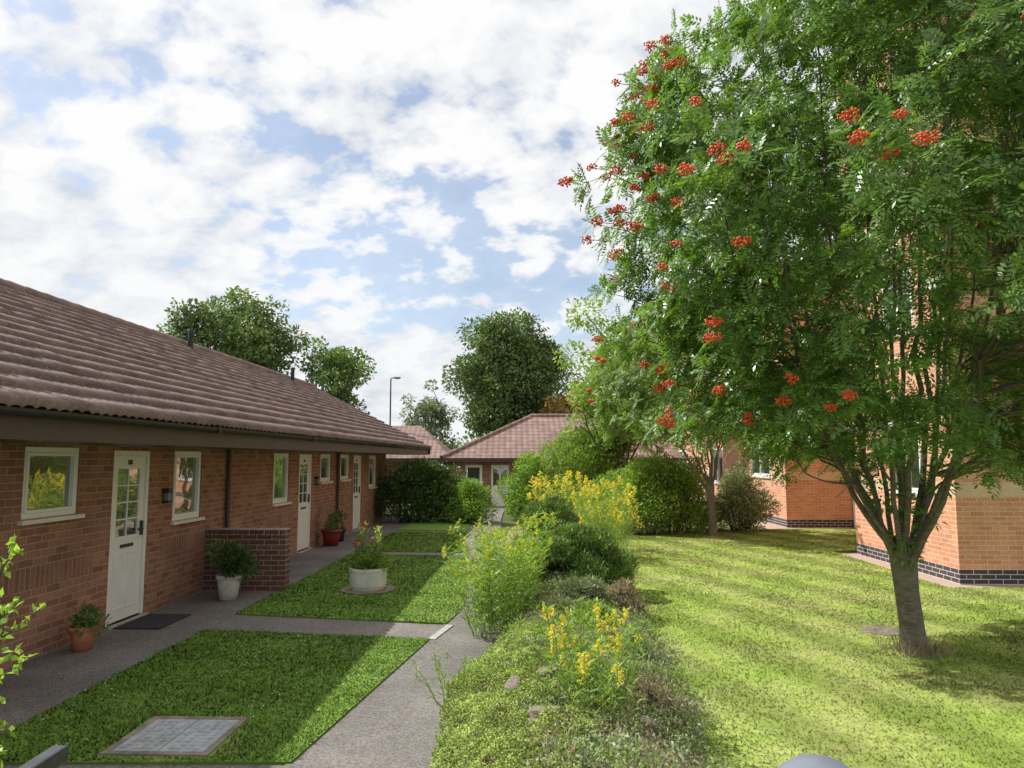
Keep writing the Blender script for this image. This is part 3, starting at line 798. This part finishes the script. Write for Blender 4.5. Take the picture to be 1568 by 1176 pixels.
mb = MB(); mb.box(-.42, -.38, 21.3, 42.5, 7.35, 7.54); mb.box(-1.02, -.98, 11.5, 16.3, 11.2, 11.39); mb.box(-.98, 8.4, 11.5, 11.54, 11.2, 11.39); mb.obj('fascia', [M['white']], F_)
tb = TB(); tb.tube([(1.9, 21.72, 0), (1.9, 21.72, 4), (1.9, 21.72, 7.5)], [.045]*3, 10); tb.obj('downpipe', M['white'], F_)

# ------------------------------------------------------------------ far bungalow
G_ = empty('far_brick_bungalow')
zg = -.4; ze = 2.0
mb = MB()
fw2 = [(-2.35, -1.5, zg+1.1, zg+2.05)]; dr2 = [(-1.05, -.15, zg, zg+2.05)]
fX = lambda u, w, z: (u, 38-w, z)
wall_open(mb, -3.0, 10, zg-.1, ze, fw2+dr2+[(2.5, 3.7, zg+1.0, zg+2.0)], .1, fX)
mb.face([(-3, 38, zg-.1), (-3, 47, zg-.1), (-3, 47, ze), (-3, 38, ze)])
mb.face([(-11, 42, zg-.1), (-3, 42, zg-.1), (-3, 42, ze), (-11, 42, ze)])
mb.obj('walls', [M['brick_b']], G_)
mb = MB()
window(mb, fX, *fw2[0], fr=.09); window(mb, fX, 2.5, 3.7, zg+1.0, zg+2.0)
mb.box(-1.05, -.15, 38.02, 38.09, zg, zg+2.05); mb.box(-.95, -.65, 38.0, 38.03, zg+1.05, zg+1.9, 1); mb.box(-.55, -.25, 38.0, 38.03, zg+1.05, zg+1.9, 1)
mb.obj('windows_and_door', [M['white'], M['glass'], M['sill']], G_)
mb = MB()
mb.face([(-3.5, 37.4, ze), (10.5, 37.4, ze), (10.5, 42.4, 4.35), (1.1, 42.4, 4.35)]); mb.face([(-3.5, 37.4, ze), (1.1, 42.4, 4.35), (-3.5, 47.4, ze)])
mb.face([(-3.5, 47.4, ze), (1.1, 42.4, 4.35), (10.5, 42.4, 4.35), (10.5, 47.4, ze)])
mb.face([(-13, 41.4, ze), (-3.3, 41.4, ze), (-5.5, 45.5, 3.95), (-13, 45.5, 3.95)]); mb.face([(-3.3, 41.4, ze), (-3.3, 49.5, ze), (-5.5, 45.5, 3.95)])
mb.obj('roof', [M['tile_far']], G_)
tb = TB(); tb.tube([(1.1, 42.4, 4.37), (5, 42.4, 4.37), (10.5, 42.4, 4.37)], [.12]*3, 8); tb.tube([(-3.5, 37.4, ze+.03), (-1.2, 39.9, 3.2), (1.1, 42.4, 4.37)], [.11]*3, 8)
tb.obj('ridge_tiles', M['tile_far'], G_)
mb = MB(); mb.box(-3.5, 10.5, 37.38, 37.42, ze-.2, ze-.005); mb.box(-3.52, -3.48, 37.42, 47.4, ze-.2, ze-.005); mb.box(-13, -3.54, 41.38, 41.42, ze-.2, ze-.005); mb.obj('fascia', [M['fascia']], G_)

e = empty('street_lamp'); tb = TB()
tb.tube([(-7.3, 45, -.4), (-7.3, 45, 1), (-7.3, 45, 1.05), (-7.3, 45, 6.75)], [.08, .08, .055, .04], 10)
tb.tube([(-7.3, 45, 6.7), (-7.25, 45, 6.8), (-7.0, 45, 6.82)], [.035, .035, .03], 8); tb.obj('pole', M['black'], e)
mb = MB(); mb.box(-7.1, -6.72, 44.9, 45.1, 6.78, 6.86); mb.box(-7.06, -6.76, 44.92, 45.08, 6.75, 6.779); mb.obj('lantern', [M['greybin']], e, bevel=.02)

# ------------------------------------------------------------------ background trees
tree('round_tree', (-13.4, 36, -.4), (-13.7, 36, 7.1), (2.9, 3.0, 2.7), 120, .75, 28000, .20, .6, M['leaf_dark'], M['bark2'], .3, lob=.16)
tree('slender_tree', (-8.5, 36, -.4), (-8.6, 36, 5.5), (1.5, 1.6, 2.5), 46, .55, 7500, .18, .6, M['leaf_mid'], M['bark2'], .12, lob=.3)
tree('large_tree', (0, 56, -.4), (.1, 56, 7.7), (4.2, 4.3, 4.7), 180, 1.1, 42000, .27, .6, M['leaf_dark'], M['bark2'], .45, lob=.16)
tree('grey_tree', (-6.1, 57, -.4), (-6.1, 57, 4.4), (1.8, 1.8, 2.8), 36, .6, 6000, .24, .5, M['leaf_grey'], M['bark2'], .15, lob=.4)
tree('rust_tree', (4.2, 51, -.4), (4.2, 51, 4.4), (2.6, 2, 2.4), 40, .7, 7000, .24, .6, M['leaf_rust'], M['bark2'], .2)
tree('light_green_tree', (4.1, 29, -.2), (4.2, 29, 4.6), (2.3, 2.0, 2.6), 70, .6, 14000, .17, .55, M['leaf_light'], M['bark2'], .14, lob=.4)
Cd = np.array([(x_, 75+rng.normal()*4, rng.uniform(1, 4.0)) for x_ in np.arange(-60, 60, 1.6)])
P, u = clump_leaf_points(Cd, np.full(len(Cd), 2.2), 26000); leaves('distant_trees', P, u, .4, .3, M['leaf_dark'])

# ------------------------------------------------------------------ shrubs
C, r = blobs(-2.75, 24.0, .3, 1.55, 1.6, .8, 52, .45); bush('dark_hedge', C, r, 24000, .085, .5, M['bush_dark'])
C, r = blobs(-1.3, 23.4, .2, 1.1, .65, .7, 22, .32); bush('fresh_hedge', C, r, 9000, .08, .5, M['bush_fresh'])
C, r = blobs(2.9, 30, .3, 2.8, 2.2, 1.2, 50, .55); bush('willow_shrub', C, r, 19000, .15, .28, M['leaf_light'], up=.8)
C, r = blobs(.6, 25, .3, 1.9, .8, .8, 22, .42); bush('green_shrub', C, r, 9000, .10, .5, M['bush_fresh'])
C, r = blobs(3.9, 19.9, .3, 1.75, 1.2, .8, 40, .38); bush('mixed_shrub', C, r, 17000, .085, .5, M['leaf_light'])
C, r = blobs(5.0, 21.0, .3, 1.8, 1.0, .8, 24, .36); bush('dark_shrub', C, r, 9000, .08, .5, M['leaf_mid'])
C, r = blobs(6.35, 20.9, .2, 1.4, .75, .7, 30, .34); bush('variegated_shrub', C, r, 12000, .07, .5, M['variegated'])
C, r = blobs(2.9, 21.5, .2, 1.3, .9, .7, 20, .33); bush('mid_green_shrub', C, r, 7000, .08, .5, M['bush_fresh'])
C, r = blobs(3.4, 19.6, .1, .35, .7, .3, 12, .18); bush('low_grey_plant', C, r, 2500, .05, .5, M['variegated'])
C, r = blobs(.88, 11.1, .25, .84, .86, .75, 90, .17); bush('spreading_heather', C, r, 56000, .06, .28, M['juniper'], up=.9)
C, r = blobs(.65, 13.2, .3, 1.15, .55, .7, 36, .18); bush('spreading_heather', C, r, 20000, .06, .28, M['juniper'], up=.9)

def goldenrod(name, cx, cy, rx, ry, n, hmin, hmax, headm, head=.16, leafL=.12, lean=.12, zb=None, nh=46, hp=1.0, dens=26, lw=.17):
    e = empty(name); tb = TB(); LP, LD, HP, HD = [], [], [], []
    for _ in range(n):
        a = rng.random()*6.283; q = rng.random()**.5
        x = cx+math.cos(a)*rx*q; y = cy+math.sin(a)*ry*q
        z = float(moundz(np.array(x), np.array(y))) if zb is None else zb
        h = rng.uniform(hmin, hmax)
        b = np.array([x, y, z-.02]); t_ = b+np.array([math.cos(a)*q*lean*2+rng.normal()*lean*.7, math.sin(a)*q*lean+rng.normal()*lean*.6, h])
        k = 12; pts = curve_pts(b, t_, k, .03, 0)
        tb.tube(pts, np.linspace(.0045, .002, k), 4)
        nl = int(dens*h)+3
        tt = np.linspace(.12, .97, nl)
        idx = tt*(k-1); i0 = np.minimum(idx.astype(int), k-2); fr = (idx-i0)[:, None]
        p = pts[i0]*(1-fr)+pts[i0+1]*fr
        an = np.arange(nl)*2.4+rng.random()*6
        d = np.stack([np.cos(an), np.sin(an), rng.uniform(.1, .9, nl)], 1)
        LP.append(p); LD.append(d)
        if rng.random() > hp: continue
        top = pts[-1]
        hs = head*rng.uniform(.5, 1.3)
        lean_d = unit(np.array([rng.normal(), rng.normal(), .3]))
        nb = 7
        for br in range(nb):
            an = rng.random()*6.283; o = top-np.array([0, 0, hs*1.0*(br/nb)])
            w = unit(np.array([math.cos(an), math.sin(an), .45])+lean_d*.4)
            s = rng.random(nh//nb)**.8
            q_ = o+w*(s*hs*.5*(br/nb+.3))[:, None]+np.array([0, 0, -1])*(s**2*hs*.15)[:, None]+rng.normal(size=(nh//nb, 3))*hs*.035
            HP.append(q_); HD.append(rng.normal(size=q_.shape)+np.array([0, 0, .5]))
    tb.obj('stems', M['gr_leaf'], e)
    LP = np.concatenate(LP); LD = np.concatenate(LD)
    LLn = leafL*rng.uniform(.55, 1.15, len(LP))
    leaves('leaves', LP, LD, LLn, LLn*lw, M['gr_leaf'], e)
    HP = np.concatenate(HP); leaves('flower_plumes', HP, np.concatenate(HD), head*.12, head*.10, headm, e)
    return e
goldenrod('goldenrod_clump', -.08, 9.5, .30, .95, 85, .75, 1.22, M['gr_bud'], .15, .14, lw=.18, lean=.12, nh=60)
goldenrod('goldenrod_clump', -.2, 8.6, .22, .40, 40, .6, 1.1, M['gr_bud'], .14, .14, lw=.18, lean=.12, nh=60)
goldenrod('goldenrod_clump', 1.45, 15.8, .85, 1.2, 150, .7, 1.5, M['gr_flower'], .22, .13, lean=.2, nh=90, hp=.7)
goldenrod('goldenrod_clump', 2.4, 19.2, .6, .6, 60, .7, 1.4, M['gr_flower'], .18, zb=0, hp=.6)
goldenrod('goldenrod_clump', .58, 5.4, .24, .36, 42, .32, .70, M['gr_flower'], .12, .11, nh=130, hp=.6, lw=.2)
goldenrod('goldenrod_clump', .48, 6.3, .2, .25, 16, .32, .58, M['gr_flower'], .11, .10, nh=110, hp=.6, lw=.2)
goldenrod('feathery_weed', -.48, 6.2, .12, .2, 16, .2, .42, M['leaf_light'], .10, .07, lean=.12, zb=0)
goldenrod('feathery_weed', -.3, 4.9, .12, .3, 6, .15, .25, M['leaf_light'], .08, .05, lean=.08, zb=0.05)

def on_mound(n, xr, yr):
    x = rng.uniform(*xr, n); y = rng.uniform(*yr, n)
    k = (x > pr(y)-.04) & (x < pb(y)+.08); x = x[k]; y = y[k]
    return np.stack([x, y, moundz(x, y)], 1)
P = on_mound(120000, (-.55, .9), (4.0, 8.2)); k = (P[:, 0] < .42+.22*np.sin(P[:, 1]*4)+.08*np.sin(P[:, 1]*11)) & (np.sin(P[:, 0]*17+P[:, 1]*3)*np.sin(P[:, 1]*13-P[:, 0]*4) > -.8)
P = P[k]; hump = .06+.05*np.sin(P[:, 0]*9+P[:, 1])*np.sin(P[:, 1]*8)+.03*np.sin(P[:, 0]*21)*np.sin(P[:, 1]*19)
P[:, 2] += rng.random(len(P))**.5*np.maximum(hump, .01)
leaves('ground_cover', P, rng.normal(size=P.shape)*.9+np.array([0, 0, .3]), .019, .013, M['cover'])
P = on_mound(30000, (.1, 1.75), (4.0, 12)); ph_ = np.sin(P[:, 0]*6+1)*np.sin(P[:, 1]*3.3); P = P[ph_ > -.05]; P[:, 2] += rng.random(len(P))*.08
leaves('dry_stalks', P, rng.normal(size=P.shape)*.9+np.array([0, 0, .5]), rng.uniform(.02, .06, len(P)), .010, M['dry'])
for nm, mt, cnt_, sd in (('bed_weeds', 'leaf_light', 22000, 0), ('grey_cover_plants', 'greygreen_low', 34000, 1)):
    tc_ = on_mound(300, (.0, 1.6), (3.9, 11.5)); k = rng.choice(len(tc_), cnt_); s_ = rng.uniform(.03, .12, len(tc_))[k]
    P = tc_[k]+rng.normal(size=(len(k), 3))*s_[:, None]*np.array([1, 1, .4]); P[:, 2] = np.maximum(P[:, 2], moundz(P[:, 0], P[:, 1]))+rng.random(len(k))*.06
    leaves(nm, P, rng.normal(size=P.shape)*.8+np.array([0, 0, .6]), rng.uniform(.02, .045, len(P)), .015, M[mt])
C, r = blobs(1.35, 9.4, .15, .38, .28, .5, 14, .13); bush('dried_flower_clump', C, r, 3400, .04, .35, M['dry'])
C, r = blobs(.85, 9.2, .2, .40, .35, .5, 10, .14); bush('low_green_clump', C, r, 2800, .045, .4, M['greygreen_low'])
C, r = blobs(.75, 8.0, .2, .38, .3, .5, 10, .13); bush('low_green_clump', C, r, 2600, .045, .4, M['leaf_light'])
C, r = blobs(.95, 7.1, .15, .32, .28, .5, 10, .11); bush('dried_flower_clump', C, r, 2200, .035, .35, M['greygreen_low'])
C, r = blobs(1.0, 5.6, .12, .28, .28, .4, 10, .10); bush('dried_flower_clump', C, r, 1800, .03, .35, M['dry'])

for q, (x, y, s) in enumerate([(.02, 5.75, .10), (.26, 5.9, .11), (.22, 5.0, .12), (.4, 6.7, .08), (1.0, 6.1, .08), (1.05, 7.4, .09), (.05, 5.3, .07), (1.15, 8.6, .08), (.7, 7.2, .08), (.9, 5.2, .08), (.3, 5.35, .07), (1.2, 6.8, .06), (1.1, 6.5, .05)]):
    bm = bmesh.new(); bmesh.ops.create_icosphere(bm, subdivisions=3, radius=1)
    ph_ = rng.random(3)*6
    for v in bm.verts:
        c = v.co; f = 1+.18*math.sin(3*c.x+ph_[0])*math.sin(2.6*c.y+ph_[1])+.1*math.sin(6*c.z+ph_[2])+.03*math.sin(13*c.x+9*c.y)
        m_ = max(abs(c.x), abs(c.y), abs(c.z)); c *= f*(.75+.25/m_*.8)
    me = bpy.data.meshes.new('rockery_stone'); bm.to_mesh(me); bm.free(); me.materials.append(M['rock'])
    ob = link(bpy.data.objects.new('rockery_stone', me)); ob.scale = (s, s*.8, s*.65); ob.rotation_euler = (rng.random()*.4, rng.random()*.4, rng.random()*6)
    ob.location = (x, y, float(moundz(np.array(x), np.array(y)))+s*.3)

e = empty('privet_shrub'); tb = TB(); LP, LD = [], []
for q in range(50):
    b = np.array([-2.3+rng.normal()*.12, 2.85+rng.normal()*.2, 0]); h = rng.uniform(.6, 1.66)
    t_ = b+np.array([rng.uniform(-.3, .38), rng.uniform(-.3, .3), h])
    k = 16; pts = curve_pts(b, t_, k, .05, 0); tb.tube(pts, np.linspace(.008, .002, k), 5)
    for j_ in range(3, k):
        for _ in range(8):
            LP.append(pts[j_]+rng.normal(size=3)*.012); LD.append(rng.normal(size=3)+np.array([0, 0, .5]))
        if j_ % 2 == 0:
            sd = unit(rng.normal(size=3)+np.array([0, 0, .4]))*rng.uniform(.08, .18); sp = curve_pts(pts[j_], pts[j_]+sd, 6, .05); tb.tube(sp, np.linspace(.004, .0015, 6), 4)
            for p in sp[1:]:
                for _ in range(3): LP.append(p); LD.append(rng.normal(size=3)+sd*4)
tb.obj('stems', M['bark2'], e); leaves('leaves', np.array(LP), np.array(LD), rng.uniform(.025, .05, len(LP)), .024, M['privet'], e)

e = empty('manhole_cover', (-2.34, 5.5, 0.0), math.radians(-2))
mb = MB(); W_, H_ = .36, .36
for (a, b, c, d) in ((-W_, W_, -H_, -H_+.05), (-W_, W_, H_-.05, H_), (-W_, -W_+.05, -H_+.05, H_-.05), (W_-.05, W_, -H_+.05, H_-.05)): mb.box(a, b, c, d, -.02, .026)
mb.obj('frame', [M['rock']], e, bevel=.003)
mb = MB(); mb.box(-W_+.052, -.004, -H_+.052, H_-.052, -.02, .022); mb.box(.004, W_-.052, -H_+.052, H_-.052, -.02, .022)
for q in range(-4, 5):
    for p_ in range(-4, 5):
        x, y = q*.062, p_*.062
        if abs(x) < .02: continue
        mb.box(x-.016, x+.016, y-.016, y+.016, .022, .026)
mb.obj('plate', [plain_mat('worn_iron', (.42, .43, .44), .6, metallic=.2, var=.3, nscale=14)], e)
mb = MB(); mb.lathe(4.2, 8.75, [(.001, .02), (.24, .02), (.25, .018), (.25, .01)], 20); mb.obj('inspection_cover', [M['rock']])

e = empty('handrail')
mb = MB(); mb.box(-1.13, -1.09, -.4, 1.93, 1.21, 1.25)
mb.box(-1.128, -1.092, 1.80, 1.84, 0, 1.209); mb.box(-1.128, -1.092, .4, .44, 0, 1.209); mb.box(-1.125, -1.095, .44, 1.80, .62, .65)
mb.obj('rails', [M['metal']], e, bevel=.006)
tb = TB(); tb.tube([(-1.12, 1.86, 1.19), (-1.07, 1.86, 1.19), (-1.068, 1.86, 1.19)], [.014, .014, .002], 10); tb.obj('bolt', M['metal'], e)

mb = MB(); mb.lathe(.86, 2.2, [(.13, 0), (.13, .95), (.135, .96), (.135, 1.0), (.13, 1.03), (.11, 1.07), (.07, 1.10), (.001, 1.11)], 32)
mb.obj('grey_bollard', [M['greybin']], smooth=True)

# ------------------------------------------------------------------ light, sky, camera
S = Vector((-.6475, .302, .72)).normalized()
sun = bpy.data.lights.new('sun', 'SUN'); sun.energy = 5.0; sun.angle = math.radians(.5); sun.color = (1, .98, .94)
so = link(bpy.data.objects.new('sun', sun)); so.rotation_euler = S.to_track_quat('Z', 'Y').to_euler(); so.location = (-20, 10, 20)

w = bpy.data.worlds.new('World'); scene.world = w; w.use_nodes = True; nt = w.node_tree; nt.nodes.clear()
sky = N(nt, 'ShaderNodeTexSky', sky_type='NISHITA'); sky.sun_disc = False; sky.sun_elevation = math.asin(S.z); sky.sun_rotation = math.atan2(S.x, S.y)
bg = N(nt, 'ShaderNodeBackground'); bg.inputs[1].default_value = .15; LK(nt, sky.outputs[0], bg.inputs[0])
tc = N(nt, 'ShaderNodeTexCoord').outputs['Generated']; s = N(nt, 'ShaderNodeSeparateXYZ'); LK(nt, tc, s.inputs[0])
zz = mth(nt, 'ADD', mth(nt, 'MAXIMUM', s.outputs[2], 0.0), .42)
cb = N(nt, 'ShaderNodeCombineXYZ'); LK(nt, mth(nt, 'DIVIDE', s.outputs[0], zz), cb.inputs[0]); LK(nt, mth(nt, 'DIVIDE', s.outputs[1], zz), cb.inputs[1])
mp = N(nt, 'ShaderNodeMapping'); mp.inputs['Rotation'].default_value = (0, 0, math.radians(35)); mp.inputs['Scale'].default_value = (1.15, 1.3, 1); mp.inputs['Location'].default_value = (3.4, 1.7, 0)
LK(nt, cb.outputs[0], mp.inputs[0]); v = mp.outputs[0]
big = noise_n(nt, v, 1.1, 2, .5); mid = noise_n(nt, v, 9.0, 7, .55, .1); sh = noise_n(nt, v, 3.2, 5, .5, .2)
dens = mth(nt, 'ADD', mth(nt, 'MULTIPLY', big, .75), mth(nt, 'MULTIPLY', mid, .85))
mask = ramp(nt, dens, [(.64, 0.30), (.70, .82), (.77, 1.0)])
shd = mth(nt, 'ADD', mth(nt, 'MULTIPLY', sh, .5), mth(nt, 'MULTIPLY', mid, .5))
cc = ramp(nt, shd, [(.38, (.64, .68, .745)), (.46, (.84, .865, .905)), (.545, (1.0, 1.0, 1.0))])
hz = ramp(nt, s.outputs[2], [(0.0, 1.0), (.14, .5), (.34, 0.0)])
cc = mixc(nt, mth(nt, 'MULTIPLY', hz, .5), cc, (.84, .88, .93))
mask = mth(nt, 'MAXIMUM', mask, mth(nt, 'MULTIPLY', hz, .8))
cl = N(nt, 'ShaderNodeBackground'); LK(nt, cc, cl.inputs[0]); cl.inputs[1].default_value = .99
mx = N(nt, 'ShaderNodeMixShader'); LK(nt, mask, mx.inputs[0]); LK(nt, bg.outputs[0], mx.inputs[1]); LK(nt, cl.outputs[0], mx.inputs[2])
o = N(nt, 'ShaderNodeOutputWorld'); LK(nt, mx.outputs[0], o.inputs[0])

cam = bpy.data.cameras.new('camera'); cam.sensor_width = 36; cam.lens = 26.4; cam.clip_end = 2000; cam.clip_start = .05
co = link(bpy.data.objects.new('camera', cam)); co.location = (0, 0, 1.95); co.rotation_euler = (math.radians(95.7), 0, 0)
scene.camera = co
scene.view_settings.view_transform = 'Standard'; scene.view_settings.look = 'None'; scene.view_settings.exposure = 0
